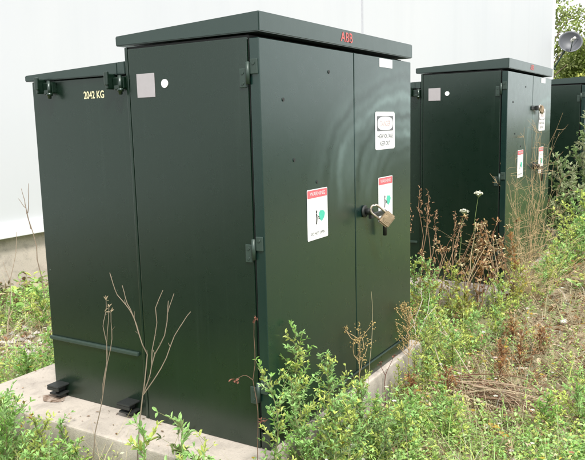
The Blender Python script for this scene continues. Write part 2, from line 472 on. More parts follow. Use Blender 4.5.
def warning_sticker(door, x0, x1, z0, z1):
    bm = bmesh.new(); w = x1 - x0; h = z1 - z0; M = FRONT(-.0016); cx = (x0 + x1) / 2
    poly(bm, rrect(x0, x1, z0, z1, .006), M, .0, 0)
    poly(bm, rrect(x0 + .004, x1 - .004, z1 - .17 * h, z1 - .004, .004), M, -.0006, 1)
    text_into(bm, 'WARNING', cx, z1 - .092 * h, w * .74, h * .075, Matrix.Translation((0, -.0030, 0)), 4, .004)
    text_into(bm, 'HAZARDOUS', cx - .08 * w, z1 - .29 * h, w * .42, h * .028, Matrix.Translation((0, -.0024, 0)), 4)
    text_into(bm, 'VOLTAGE', cx - .02 * w, z1 - .345 * h, w * .34, h * .028, Matrix.Translation((0, -.0024, 0)), 4)
    # teal patch and a plain black figure beside a bolt
    pts = []
    for k in range(22):
        a = 2 * math.pi * k / 22; r = 1 + .10 * math.sin(3 * a + .5) + .05 * math.sin(7 * a)
        pts.append((cx + .20 * w + .145 * w * r * math.cos(a), z1 - .54 * h + .105 * h * r * math.sin(a)))
    poly(bm, pts, M, -.0006, 3)
    bx, bz = cx - .06 * w, z1 - .56 * h
    poly(bm, [(bx - .04 * w, bz - .14 * h), (bx + .015 * w, bz - .14 * h), (bx + .04 * w, bz - .02 * h), (bx + .02 * w, bz + .07 * h), (bx - .035 * w, bz + .07 * h), (bx - .015 * w, bz - .02 * h)], M, -.0010, 2)
    poly(bm, [(bx + .0 * w + .035 * w * math.cos(a), bz + .105 * h + .03 * h * math.sin(a)) for a in [k * math.pi / 6 for k in range(12)]], M, -.0010, 2)
    poly(bm, [(bx + .03 * w, bz + .04 * h), (bx + .15 * w, bz - .01 * h), (bx + .09 * w, bz - .015 * h), (bx + .19 * w, bz - .06 * h), (bx + .07 * w, bz - .03 * h), (bx + .11 * w, bz - .022 * h)], M, -.0012, 2)
    text_into(bm, 'DO NOT OPEN', cx, z0 + .12 * h, w * .66, h * .055, Matrix.Translation((0, -.0024, 0)), 2)
    o = from_bm('warning_sticker', bm, [M_WHITE, M_PINK, M_BLACK, M_TEAL, M_PALE], door)
    o['label'] = 'white sticker with faded red header and a teal patch'
    return o

def danger_sign(door):
    bm = bmesh.new(); x0, x1, z0, z1 = 1.056, 1.312, 1.205, 1.402; M = FRONT(-.0018); cx = (x0 + x1) / 2
    poly(bm, rrect(x0, x1, z0, z1, .014), M, 0, 0)
    ax0, ax1, az0, az1 = x0 + .022, x1 - .022, z1 - .100, z1 - .022
    poly(bm, rrect(ax0, ax1, az0, az1, .005), M, -.0006, 1)
    ex, ez = (ax0 + ax1) / 2, (az0 + az1) / 2
    poly(bm, [(ex + .100 * math.copysign(abs(math.cos(a)) ** .75, math.cos(a)), ez + .036 * math.copysign(abs(math.sin(a)) ** .75, math.sin(a))) for a in [k * math.pi / 18 for k in range(36)]], M, -.0012, 0)
    text_into(bm, 'DANGER', ex, ez, .135, .030, Matrix.Translation((0, -.0036, 0)), 2, .01)
    text_into(bm, 'HIGH VOLTAGE', cx, z0 + .070, .20, .022, Matrix.Translation((0, -.0028, 0)), 3, .006)
    text_into(bm, 'KEEP OUT', cx, z0 + .032, .13, .022, Matrix.Translation((0, -.0028, 0)), 3, .006)
    o = from_bm('danger_sign', bm, [M_WHITE, M_GREY, M_BLOWN, M_GREY], door)
    o['label'] = 'white rounded high voltage sign with an oval in a dark panel'

def make_transformer():
    t = empty('transformer', (0, 0, 0), 'nearest and largest dark green transformer cabinet, brass padlock and warning signs on its doors', 'transformer', 'green transformer cabinets standing in a row')
    bm = bmesh.new(); box(bm, .010, W - .010, .052, D - .003, .002, H - .004, .004)
    from_bm('cabinet', bm, M_GAP, t)
    # side skins with a narrow rear corner post and a dark joint between
    for s in (0, 1):
        bm = bmesh.new()
        xa, xb = ((.0, .011) if s == 0 else (W - .011, W))
        box(bm, xa, xb, .055, D - .019, .002, H - .014, .003)
        sp = from_bm('side_panel', bm, M_PAINT, t)
        bm = bmesh.new(); box(bm, xa + (.001 if s == 0 else 0), xb, D - .014, D + .002, .002, H - .006, .003)
        from_bm('corner_post', bm, M_PAINT, t)
        if s == 0: side = sp
    bm = bmesh.new(); M = SIDE(-.003)
    box(bm, -.003, .0, .535, .636, 1.478, 1.578, .001); from_bm('nameplate', bm, M_PLATE, side)
    bm = bmesh.new(); cyl(bm, (.0005, .479, 1.531), (-.004, .479, 1.531), .018, 24); from_bm('round_gauge_cap', bm, M_WHITE, side)
    # sill under the doors with a bright lip
    bm = bmesh.new(); box(bm, .002, W - .002, .004, .050, .002, .074, .003); from_bm('sill', bm, M_PAINT, t)
    bm = bmesh.new(); box(bm, .0, W, -.007, .006, .076, .082, .002); from_bm('drip_lip', bm, M_STEEL, t)
    doors = []
    for xa, xb in ((.0, .8125), (.8205, W)):
        bm = bmesh.new(); box(bm, xa, xb, .0, .0455, .087, H - .019, .0045, 3)
        doors.append(from_bm('door', bm, M_DOOR, t))
    bm = bmesh.new(); box(bm, .802, .831, .0462, .0518, .09, H - .03); from_bm('door_seal', bm, M_GAP, t)
    for x, z in ((.165, 1.449), (.56, 1.578), (.433, 1.092), (.24, 1.20)):
        bm = bmesh.new(); cyl(bm, (x, .0005, z), (x, -.003, z), .0075, 12); from_bm('bolt', bm, M_IRON, doors[0])
    # stickers
    warning_sticker(doors[0], .338, .525, .835, 1.062)
    warning_sticker(doors[1], 1.092, 1.280, .820, 1.058)
    danger_sign(doors[1])
    bm = bmesh.new(); poly(bm, rrect(1.115, 1.283, 1.632, 1.676, .003), FRONT(-.0016)); from_bm('blank_label', bm, M_WHITE, doors[1])
    # lever lock on the right door
    bm = bmesh.new()
    cyl(bm, (.912, .001, .902), (.912, -.014, .902), .031, 24, bev=.004); cyl(bm, (.912, -.010, .902), (.912, -.052, .902), .016, 16, bev=.003)
    box(bm, .905, 1.098, -.046, -.030, .866, .892, .004, M=None)
    cyl(bm, (1.092, -.038, .888), (1.100, -.034, .752), .0105, 12, bev=.002)
    from_bm('lever_handle', bm, M_IRON, doors[1])
    for z in (1.556, .862, .26): hinge(t, z)
    # lid: deep in front, thinner at the back
    bm = bmesh.new()
    prism(bm, [(-.008, H + .002), (D + .046, H + .002), (D + .046, H + .044), (-.008, H + .078)], -.006, W + .006, .004)
    lid = from_bm('lid', bm, M_LID, t)
    bm = bmesh.new(); text_into(bm, 'ABB', .728, 1.744, .122, .044, FRONT(-.0096), 0, .006); from_bm('logo_lettering', bm, M_RED, lid)
    # tank behind the cabinet
    bm = bmesh.new(); box(bm, .016, W - .016, D + .006, D2, .002, 1.580, .006, 3); tank = from_bm('tank', bm, M_PAINT, t)
    bm = bmesh.new()
    prism(bm, [(D + .052, 1.583), (D2 + .030, 1.583), (D2 + .030, 1.612), (D + .052, 1.636)], .0, W, .004)
    prism(bm, [(D + .006, 1.583), (D + .0515, 1.583), (D + .0515, 1.636), (D + .006, 1.638)], .0, W, .003)
    from_bm('tank_lid', bm, M_LID, t)
    bm = bmesh.new(); text_into(bm, '2042 KG', 0, 1.504, .130, .034, Matrix.Translation((.0145, .920, 0)) @ Matrix.Rotation(rad(-90), 4, 'Z'), 0, .022)
    from_bm('weight_marking', bm, M_CREAM, tank)
    bm = bmesh.new(); box(bm, .002, .018, .735, D2 + .002, .296, .314, .004); from_bm('rail', bm, M_STEEL, tank)
    for y in (1.226, .768):
        bm = bmesh.new()                                            # lifting hook: a bent tab, a plate and a bolt
        box(bm, -.042, .017, y + .004, y + .018, 1.520, 1.588, .005)
        box(bm, -.046, -.032, y + .0, y + .022, 1.536, 1.596, .005)
        box(bm, -.012, .017, y - .060, y + .003, 1.520, 1.572, .006)
        box(bm, -.030, -.004, y - .050, y - .020, 1.515, 1.536, .005)
        cyl(bm, (-.022, y - .052, 1.495), (-.022, y - .052, 1.578), .009, 10, bev=.002); cyl(bm, (-.022, y - .052, 1.508), (-.022, y - .052, 1.522), .015, 6)
        from_bm('lifting_hook', bm, M_PAINT, tank)
    for y in (1.276, .790):
        bm = bmesh.new()                                            # jacking bracket: a channel on a foot
        box(bm, -.060, .017, y - .040, y + .040, .066, .075, .004)
        box(bm, -.060, -.050, y - .040, y + .040, .050, .0655, .003)
        box(bm, -.036, .017, y - .008, y + .008, .034, .0655, .003)
        box(bm, -.050, .017, y - .036, y + .036, .024, .033, .003)
        box(bm, -.022, .010, y - .020, y + .020, .002, .0235, .003)
        from_bm('jacking_bracket', bm, M_IRON, tank)
    return t

T1 = make_transformer()
T2 = dup(T1); T2.location = (3.21, -.13, .03); T2.rotation_euler.z = rad(-.6)
T2['label'] = 'middle transformer cabinet behind dry brown weeds, small brass padlock high on its door'
T3 = dup(T1); T3.location = (6.38, -.21, .03)
T3['label'] = 'farthest transformer cabinet cut off by the right edge of the photo, behind a leafy shrub'
for ch in list(T2.children):                                        # the middle one has a second hasp higher up
    if ch.name.startswith('door') and 'seal' not in ch.name and any('lever' in g.name for g in ch.children):
        bm = bmesh.new()
        box(bm, .755, .905, -.010, .001, 1.392, 1.420, .003); box(bm, .86, .915, -.036, -.0105, 1.385, 1.427, .005)
        from_bm('hasp', bm, M_IRON, ch)

# padlocks
def make_padlock():
    p = empty('padlock', (0, 0, 0), 'large worn brass padlock hanging tilted from the door lever of the nearest transformer', 'padlock', 'brass padlocks')
    bm = bmesh.new()
    t = bmesh.new(); bmesh.ops.create_cube(t, size=1.0)
    for v in t.verts: v.co = Vector((v.co.x * .076, v.co.y * .030, v.co.z * .062 - .085))
    bmesh.ops.bevel(t, geom=list(t.edges), offset=.008, segments=3, affect='EDGES')
    for f in t.faces: f.smooth = False
    join(bm, t)
    for r, y in ((.024, .0168), (.017, .0182)):
        cyl(bm, (0, -.014, -.085), (0, -y, -.085), r, 28, bev=.001)
    cyl(bm, (0, -.012, -.085), (0, -.0190, -.085), .011, 6)
    from_bm('lock_body', bm, M_BRASS, p)
    v = Veg(); pts = []
    for k in range(21):
        a = math.pi * k / 20; pts.append((.025 * math.cos(a), 0, -.005 + .028 * math.sin(a)))
    pts = [(.025, 0, -.056)] + pts + [(-.025, 0, -.056)]
    v.tube(pts, .0062, .0062, (1, 1, 1), 10)
    o = v.build('shackle', M_SHACK, p); o.data.polygons.foreach_set('use_smooth', [True] * len(o.data.polygons))
    return p
PL = make_padlock()
PL.scale = (.96, .96, .96)
PL.location = (.900, -.068, .916); PL.rotation_euler = (0, rad(-50), rad(-48))
P2 = dup(PL); P2.location = (4.135, -.178, 1.438); P2.rotation_euler = (0, rad(-78), 0)
P2['label'] = 'brass padlock lying almost level on the higher hasp of the middle transformer'

# rusty rings on the pad under the jacking brackets
for (x, y, r, lab) in ((-.035, 1.295, .07, 'brown rust stain on the concrete under the left jacking bracket'),):
    bm = bmesh.new()
    bm.faces.new([bm.verts.new((x + r * (1 + .25 * math.sin(2.3 * a + x) + .12 * math.sin(5 * a)) * math.cos(a) * .7, y + r * (1 + .2 * math.sin(3 * a + y)) * math.sin(a), .0035)) for a in [k * math.pi / 16 for k in range(32)]])
    tag(from_bm('rust_stain', bm, M_RUST), lab, 'rust stain')

# ------------------------------------------------------------------ camera
cam = bpy.data.cameras.new('camera'); co = bpy.data.objects.new('camera', cam); C.objects.link(co)
cam.sensor_width = 36; cam.sensor_fit = 'HORIZONTAL'; cam.lens = 691.58 / 585 * 36
cam.clip_start = .05; cam.clip_end = 2000
CAM = Vector((-2.2593, -1.5112, 1.349)); yaw, pit, rol = 1.0222, .1517, -.0251
F_ = Vector((math.sin(yaw) * math.cos(pit), math.cos(yaw) * math.cos(pit), -math.sin(pit)))
R_ = Vector((math.cos(yaw), -math.sin(yaw), 0)); U_ = R_.cross(F_)
R2 = math.cos(rol) * R_ + math.sin(rol) * U_; U2 = -math.sin(rol) * R_ + math.cos(rol) * U_
co.matrix_world = Matrix(((R2.x, U2.x, -F_.x, CAM.x), (R2.y, U2.y, -F_.y, CAM.y), (R2.z, U2.z, -F_.z, CAM.z), (0, 0, 0, 1)))
bpy.context.scene.camera = co

# ------------------------------------------------------------------ ground cover (nobody could count it)
G1 = (.290, .500, .125); G2 = (.400, .630, .235); G3 = (.580, .670, .185); G4 = (.220, .370, .100)
TAN = (.56, .47, .31); BRN = (.27, .18, .11); RST = (.36, .20, .10); YEL = (.48, .36, .05); PAL = (.62, .58, .50)
PADS = ((-.23, 1.68, -.03, 1.73), (2.98, 4.90, -.16, 1.62), (6.15, 8.05, -.24, 1.55))
def free(x, y, m=.0):
    ok = np.ones(len(x), bool)
    for a, b, c, d in PADS: ok &= ~((x > a - m) & (x < b + m) & (y > c - m) & (y < d + m))
    return ok & (y < WY - .02)
def scatter(n, d0, d1, spread=40, pw=1.0):
    """points on the ground, thinner with distance"""
    u = RNG.random(n); t = d0 * (d1 / d0) ** (u ** pw)
    a = yaw + np.radians(RNG.uniform(-spread, spread, n))
    x = CAM.x + t * np.sin(a); y = CAM.y + t * np.cos(a)
    k = free(x, y, .01); return x[k], y[k], t[k]
def bare(x, y):
    """0..1: where the cover is dead or worn through"""
    b = np.zeros(len(x))
    for px, py, sx, sy, w in ((3.75, -.55, 1.2, .30, 1.0), (1.95, -.58, .75, .31, 1.0), (2.8, -.60, .9, .30, .95), (1.34, -.60, .30, .34, 1.0), (1.15, -.14, .16, .10, .8),
                              (2.6, -.75, .7, .25, .8), (5.2, -.8, 1.4, .3, .6), (1.1, -.72, .18, .12, .6), (1.6, -.93, .35, .14, .85), (2.6, -.85, .9, .2, .9), (.80, 2.8, .55, .35, .97), (1.0, 2.35, .4, .2, .5)):
        b = np.maximum(b, w * np.exp(-(((x - px) / sx) ** 2 + ((y - py) / sy) ** 2)))
    return b
def pick(pal, w, n):
    i = RNG.choice(len(pal), n, p=np.array(w) / sum(w)); c = np.array(pal)[i]
    return c * RNG.uniform(.7, 1.3, (n, 1)) * RNG.uniform(.92, 1.08, (n, 3))

def sprigs(n, d0, d1, k, hs, ls, spread=40):
    x, y, t = scatter(n, d0, d1, spread)
    lush = vnoise(x, y, 2.6) * .6 + vnoise(x, y, 7) * .4
    b = bare(x, y)
    keep = RNG.random(len(x)) < np.clip(1.15 * (1 - .80 * b) * (.35 + 1.1 * lush), 0, 1)
    x, y, t, lush, b = x[keep], y[keep], t[keep], lush[keep], b[keep]
    n = len(x); z = gh(x, y)
    # low right beside the pads so their faces stay in sight
    h = hs * (.25 + 1.1 * lush) * RNG.uniform(.5, 1.35, n) * (1 - .55 * b)
    edge = np.exp(-((np.clip(-.03 - y, 0, 9)) / .22) ** 2) * ((x > .5) & (x < 1.75))
    h *= 1 - .5 * edge
    left = (x < -.2) & (y > .35) & (y < 1.9); h = np.where(left, h * .8, h)
    lean = RNG.normal(0, .35, (n, 2))
    base = np.stack([x, y, z], 1)
    top = base + np.stack([lean[:, 0] * h, lean[:, 1] * h, h], 1)
    kind = RNG.random(n); dead = RNG.random(n) < (.05 + .62 * b + .30 * (vnoise(x, y, 5) > .60) * (x > .9) + .10 * (x > 1.8))
    cg = pick((G1, G2, G3, G4), (3, 3.4, 2.0, 1.2), n); cd = pick((TAN, BRN, RST, YEL), (3.2, 1.8, 1.2, .25), n)
    hue = (vnoise(x, y, 1.7))[:, None]
    cg = cg * (1 - .35 * hue) + np.array(G3) * .35 * hue
    C0 = np.where(dead[:, None], cd, cg)
    a0 = RNG.uniform(0, 6.28, n); Vs = []; Cs = []
    for j in range(k):
        u = (j + RNG.uniform(.2, .8, n)) / k
        P = base + (top - base) * u[:, None]
        a = a0 + j * 2.4 + RNG.normal(0, .4, n); el = RNG.uniform(-.15, .95, n)
        Dv = np.stack([np.cos(a) * np.cos(el), np.sin(a) * np.cos(el), np.sin(el)], 1)
        U = norm(np.stack([RNG.normal(0, .35, n), RNG.normal(0, .35, n), np.ones(n)], 1))
        ln = ls * RNG.uniform(.6, 1.4, n) * (1 + .07 * np.clip(t - 3, 0, 20)); w = ln * np.where(kind < .5, .36, .62) * RNG.uniform(.8, 1.2, n)
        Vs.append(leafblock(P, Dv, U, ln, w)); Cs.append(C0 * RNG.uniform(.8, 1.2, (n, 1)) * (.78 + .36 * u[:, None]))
    return np.concatenate(Vs), np.concatenate(Cs)

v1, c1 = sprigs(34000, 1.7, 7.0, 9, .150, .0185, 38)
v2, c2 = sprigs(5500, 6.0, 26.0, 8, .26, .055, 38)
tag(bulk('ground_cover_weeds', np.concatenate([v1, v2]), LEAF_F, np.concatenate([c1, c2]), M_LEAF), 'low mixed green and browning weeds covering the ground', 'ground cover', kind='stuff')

def blades(n, d0, d1, hl, wd):
    x, y, t = scatter(n, d0, d1, 38); b = bare(x, y); g = vnoise(x, y, 3.3)
    keep = RNG.random(len(x)) < (.25 + .75 * g) * (1 - .35 * b); x, y, t, b = x[keep], y[keep], t[keep], b[keep]
    n = len(x); z = gh(x, y)
    dead = RNG.random(n) < .30 + .55 * b
    col = np.where(dead[:, None], pick((TAN, PAL, BRN), (4, 1.0, 1.2), n), pick((G2, G3, G1), (2, 2, 1), n))
    a = RNG.uniform(0, 6.28, n); h = hl * RNG.uniform(.4, 1.4, n); ln = RNG.uniform(.2, 1.3, n) * np.where(dead, 1.5, 1.0)
    edge = (x > .5) & (x < 1.75) & (y < 0) & (y > -.4); h = np.where(edge, h * .6, h)
    w = wd * RNG.uniform(.6, 1.3, n) * (1 + .10 * np.clip(t - 3, 0, 20))
    P = np.stack([x, y, z - .005], 1); out = np.stack([np.cos(a), np.sin(a), 0 * a], 1); sd = np.stack([-np.sin(a), np.cos(a), 0 * a], 1)
    up = np.array([0, 0, 1.0])
    q = lambda s, k: P + out * (h * ln * s ** 1.8)[:, None] + up * (h * (s - .35 * s * s * np.clip(ln, 0, 1.2)))[:, None] + sd * (w * k)[:, None]
    V = np.stack([q(0, .5), q(.45, .42), q(1.0, .06), q(1.0, 0), q(1.0, -.06), q(.45, -.42), q(0, -.5)], 1)
    return V, col
v3, c3 = blades(15000, 1.9, 11, .27, .0026)
v1, c1 = blades(16000, 1.7, 7, .16, .0042); v2, c2 = blades(9000, 6, 26, .26, .008)
tag(bulk('grass', np.concatenate([v1, v2, v3]), [(0, 1, 5, 6), (1, 2, 4, 5)], np.concatenate([c1, c2, c3 * .5 + .5 * np.array(TAN)]), M_LEAF), 'thin green and straw coloured grass blades among the weeds', 'grass', kind='stuff')

def litter(n):
    x, y, t = scatter(n, 1.7, 12, 38); b = bare(x, y); keep = RNG.random(len(x)) < .12 + .88 * b; x, y, t = x[keep], y[keep], t[keep]; n = len(x)
    P = np.stack([x, y, gh(x, y) + RNG.uniform(.004, .025, n)], 1); a = RNG.uniform(0, 6.28, n); el = RNG.normal(0, .3, n)
    Dv = np.stack([np.cos(a) * np.cos(el), np.sin(a) * np.cos(el), np.sin(el)], 1)
    U = norm(np.stack([RNG.normal(0, .4, n), RNG.normal(0, .4, n), np.ones(n)], 1))
    ln = RNG.uniform(.012, .06, n) * (1 + .06 * t); w = np.where(RNG.random(n) < .78, ln * .09, ln * .42)
    hue = vnoise(P[:, 0], P[:, 1], 1.9)[:, None]
    col = pick((TAN, BRN, RST, PAL), (4, 2, 1.0, 1.0), n); col = np.where(RNG.random((n, 1)) < (hue - .35) * 1.3, pick((RST, BRN), (2, 1), n), col)
    # a few flakes blown onto the nearest pad
    m = 80; px = np.where(RNG.random(m) < .6, RNG.uniform(-.22, -.005, m), RNG.uniform(-.2, 1.0, m)); py = np.where(px < -.004, RNG.uniform(0, 1.7, m), RNG.uniform(1.36, 1.71, m))
    a = RNG.uniform(0, 6.28, m); Q = np.stack([px, py, np.full(m, .004)], 1); E = np.stack([np.cos(a), np.sin(a), RNG.uniform(0, .1, m)], 1)
    l2 = RNG.uniform(.006, .022, m); extra = leafblock(Q, E, np.tile([0, 0, 1.0], (m, 1)), l2, l2 * RNG.uniform(.15, .6, m), -.1)
    return np.concatenate([leafblock(P, Dv, U, ln, w), extra]), np.concatenate([col, pick((TAN, BRN, RST), (3, 2, 1), m) * .9])
v1, c1 = litter(42000)
tag(bulk('leaf_litter', v1, LEAF_F, c1, M_LEAF), 'dry straw and dead leaves lying on bare ground', 'leaf litter', kind='stuff')

def florets(n):
    x, y, t = scatter(n, 1.9, 11, 36); keep = (vnoise(x, y, 3.1) > .45); x, y, t = x[keep], y[keep], t[keep]; n = len(x)
    P = np.stack([x, y, gh(x, y) + RNG.uniform(.08, .26, n)], 1); Vs = []
    a0 = RNG.uniform(0, 6.28, n); c = pick((YEL, PAL, (.78, .76, .70), RST), (3.2, 2, 2, 1.5), n); sz = RNG.uniform(.006, .013, n) * (1 + .05 * t)
    for j in range(5):
        a = a0 + j * 1.257; Dv = np.stack([np.cos(a), np.sin(a), .35 + 0 * a], 1)
        Vs.append(leafblock(P, Dv, np.tile([0, 0, 1.0], (n, 1)), sz, sz * .8))
    return np.concatenate(Vs), np.tile(c, (5, 1))
v1, c1 = florets(1100)
tag(bulk('wildflowers', v1, LEAF_F, c1, M_LEAF), 'tiny yellow and white flowers scattered among the weeds', 'wildflowers', kind='stuff')

def gravel():
    n = 1500; x = RNG.uniform(.1, 2.2, n); y = RNG.uniform(1.9, 3.7, n)
    keep = (np.exp(-(((x - .85) / .6) ** 2 + ((y - 2.75) / .35) ** 2)) > RNG.random(n) * .9); x, y = x[keep], y[keep]
    v = Veg()
    for a, b in zip(x, y):
        r = random.uniform(.012, .038); g = random.uniform(.26, .52)
        v.blob((a, b, float(gh(a, b)) + r * .25), r, (g, g * .93, g * .84), .6)
    tag(v.build('gravel', M_STEM), 'pale gravel and broken stones on the ground left of the pad', 'gravel', kind='stuff')
gravel()

# ------------------------------------------------------------------ single plants
def jit(s): return Vector((random.gauss(0, s), random.gauss(0, s), random.gauss(0, s)))
def mul(c, f): return tuple(x * f for x in c)
def curve(p, q, bend=.05, n=8):
    p = Vector(p); q = Vector(q); L_ = (q - p).length; o = jit(bend * L_); o2 = jit(bend * .6 * L_)
    return [p.lerp(q, i / n) + o * math.sin(math.pi * i / n) + o2 * math.sin(2 * math.pi * i / n) for i in range(n + 1)]

def leafy_weed(loc, h, label, nb=14, spread=.34, leaf=.021, cols=(G2, G1, G3), group=None, flower=None, bare_foot=.08, cat='weed', name='leafy_weed', stemc=(.16, .17, .07), lean=(0, 0), wide=.40):
    z = float(gh(loc[0], loc[1])) if len(loc) == 2 else loc[2]
    p = empty(name, (loc[0], loc[1], z), label, cat, group)
    st = Veg(); fo = Veg()
    top = Vector((lean[0] * h + random.gauss(0, .04) * h, lean[1] * h + random.gauss(0, .04) * h, h))
    main = curve((0, 0, -.02), top, .04, 12)
    st.tube(main, .0045, .0014, stemc, 5)
    def tuft(pt, d, s, c):
        for j in range(3):
            a = (j - 1) * .95 + random.gauss(0, .2)
            sd = d.orthogonal().normalized(); e = d.cross(sd); rr = random.uniform(0, 6.28)
            ax = sd * math.cos(rr) + e * math.sin(rr)
            dd = (d * .55 + ax * math.sin(a) + Vector((0, 0, .25)) + jit(.28)).normalized()
            l = s * random.uniform(.65, 1.35)
            fo.leaf(pt, dd, l, l * wide * random.uniform(.8, 1.2), mul(c, random.uniform(.75, 1.3)))
    def at(t):
        f = t * (len(main) - 1); i = min(int(f), len(main) - 2); return main[i].lerp(main[i + 1], f - i)
    for b in range(nb):
        t = bare_foot + (1 - bare_foot) * (b + random.random() * .6) / nb
        a = b * 2.4 + random.gauss(0, .3); bl = h * spread * (1.05 - .75 * t) * random.uniform(.7, 1.25)
        s = at(t); e = s + Vector((math.cos(a) * bl * .72, math.sin(a) * bl * .72, bl * random.uniform(.55, .95)))
        br = curve(s, e, .06, 6); st.tube(br, .0022, .0009, mul(stemc, 1.1), 4)
        k = max(3, int(bl / (leaf * .62))); c = random.choice(cols)
        for i in range(k):
            f = (i + .6) / k * 6; ii = min(int(f), 5); pt = br[ii].lerp(br[ii + 1], f - ii)
            dv = (br[ii + 1] - br[ii]).normalized()
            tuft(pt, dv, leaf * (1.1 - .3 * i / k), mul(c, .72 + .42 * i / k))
            if random.random() < .35:
                a2 = random.uniform(0, 6.28); e2 = pt + (dv * .6 + Vector((math.cos(a2), math.sin(a2), .5))).normalized() * leaf * random.uniform(1, 2.4)
                st.tube([pt, e2], .001, .0007, stemc, 3); tuft(e2, (e2 - pt).normalized(), leaf * .85, mul(c, 1.05))
        if flower and random.random() < .5:
            for _ in range(6): fo.leaf(e, jit(1), .012, .009, flower)
    for i in range(10): tuft(at(.55 + .045 * i), Vector((0, 0, 1)), leaf * .9, mul(cols[0], 1.05))
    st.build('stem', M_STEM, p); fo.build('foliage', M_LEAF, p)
    return p

CL = 'bushy green weeds in front of the nearest transformer'
leafy_weed((.150, -.075), .69, 'tallest bushy green weed against the front corner of the nearest transformer', 30, .27, .021, group=CL)
leafy_weed((-.12, -.06), .60, 'narrow green weed left of the tallest bushy weed at the pad corner', 22, .22, .021, group=CL)
leafy_weed((.045, -.13), .50, 'rounded green weed low in front of the tallest bushy weed', 25, .34, .020, group=CL, cols=(G2, G3, G2))
leafy_weed((.315, -.115), .54, 'slim green weed just right of the tallest bushy weed before the left door', 21, .24, .020, group=CL)
leafy_weed((.465, -.10), .40, 'green weed in front of the left door where the pad edge comes into view', 19, .29, .019, group=CL, cols=(G2, G3, G1))
leafy_weed((.640, -.085), .30, 'small green weed before the gap between the two doors', 13, .24, .019, group=CL)
leafy_weed((.20, -.26), .40, 'wide pale green weed at the bottom centre of the photo', 25, .42, .020, group=CL, cols=(G3, G2, G2))
leafy_weed((.40, -.27), .33, 'pale green weed at the bottom edge in front of the pad corner', 22, .41, .019, group=CL, cols=(G3, G2, G1))
leafy_weed((-.335, .195), .41, 'open broad leaved weed below the side panel, right of the bare branched stem', 7, .42, .036, cols=(G2, (.19, .24, .10)), group='broad leaved weeds along the left pad edge')
leafy_weed((-.38, .335), .37, 'leafy sprig beside the bare branched stem at the left pad edge', 7, .40, .034, cols=(G2, G3), group='broad leaved weeds along the left pad edge')
leafy_weed((-.40, .08), .33, 'low leafy weed at the bottom edge below the near corner of the transformer', 10, .55, .028, cols=(G2, G3, G1), group='broad leaved weeds along the left pad edge')
leafy_weed((-.275, .975), .25, 'thin small sprig standing against the left face of the near pad', 6, .35, .024, group='sprigs against the left pad face')
leafy_weed((-.345, .76), .22, 'tiny leafy sprig at the left pad face near the two bent dry stems', 6, .40, .022, group='sprigs against the left pad face')
for i, (x, y, h, lab) in enumerate(((.06, -.25, .44, 'bushy weed just left of the wide pale green weed at the bottom centre'), (.36, -.20, .42, 'low bushy weed hiding the near end of the pad front'),
        (.24, -.10, .52, 'dense weed filling in between the tallest bushy weed and the slim one'), (.30, -.40, .34, 'soft pale weed at the bottom edge, below the wide pale green weed'),
        (.55, -.22, .26, 'pale weed before the pad face, left of the two bottom seedlings'), (.48, -.42, .27, 'pale weed at the bottom edge, right of centre'), (.58, -.12, .34, 'upright little weed rising along the pad edge before the left door'))):
    leafy_weed((x, y), h, lab, 24, .33, .020, cols=(G2, G3, (.21, .30, .13)), group=CL)
LB = 'green weeds at the lower left corner'
leafy_weed((-.455, 1.13), .43, 'tall pale green weed at the lower left edge of the photo', 15, .5, .026, cols=(G2, G3, (.19, .24, .10)), group=LB, flower=YEL)
leafy_weed((-.395, .98), .30, 'weed with yellowing flower tips near the left face of the pad', 13, .6, .026, cols=(G3, G2), group=LB, flower=(.55, .33, .06))
leafy_weed((-.545, .95), .36, 'dense green weed at the bottom left corner of the photo', 17, .62, .028, cols=(G1, G2), group=LB)
leafy_weed((-.33, 1.27), .30, 'bright sprig at the far end of the left weed patch beside the pad', 11, .55, .026, cols=(G3, G2), group=LB)
leafy_weed((-.44, .80), .22, 'low weed at the bottom edge beneath the bent dry stems', 11, .7, .024, cols=(G2, G1), group=LB)
for (x, y, h, lab) in ((.55, 1.95, .30, 'weed just behind the far left corner of the near pad'), (.78, 2.15, .34, 'yellow green weed between the near pad and the gravel'),
                       (.30, 1.93, .24, 'low weed on the left edge of the photo beside the far end of the pad'), (1.15, 2.9, .32, 'weed growing beyond the gravel under the white wall')):
    leafy_weed((x, y), h, lab, 13, .6, .030, cols=(G1, G3, G2), group='weeds behind the pad under the white wall')

def dry_stem(loc, paths, label, col, r=.003, cat='withered plant', name='withered_plant', group=None, heads=None, z=None, headc=None, parts=True):
    """bare stalks: each path is a list of points relative to the base"""
    z = float(gh(loc[0], loc[1])) if z is None else z
    v = Veg(); hds = []
    for i, pth in enumerate(paths):
        pts = []
        for a, b in zip(pth[:-1], pth[1:]):
            seg = curve(a, b, .025, 4); pts += seg if not pts else seg[1:]
        v.tube(pts, r if i == 0 else r * .75, r * .38, mul(col, random.uniform(.85, 1.1)), 5, mul(col, 1.3))
        if not heads or heads is wisp:
            for q0, q1 in zip(pts[1:-1], pts[2:]):
                if random.random() < .55:
                    v.blob(q0, r * .95, mul(col, .8), .8)
                    if random.random() < .45:
                        dd = ((q1 - q0).normalized() * .7 + jit(.5)); v.tube([q0, q0 + dd * random.uniform(.010, .035)], r * .35, r * .2, col, 3)
        if heads:
            hd = Veg(); heads(hd, Vector(pth[-1]), Vector(pth[-1]) - Vector(pth[-2])); hds.append(hd)
    if heads:
        p = empty(name, (loc[0], loc[1], z), label, cat, group)
        v.build('stem', M_STEM, p)
        for hd in hds: hd.build('flower_head' if name == 'wild_flower' else 'seed_head', M_STEM, p)
        return p
    o = v.build(name, M_STEM); o.location = (loc[0], loc[1], z)
    return tag(o, label, cat, group)

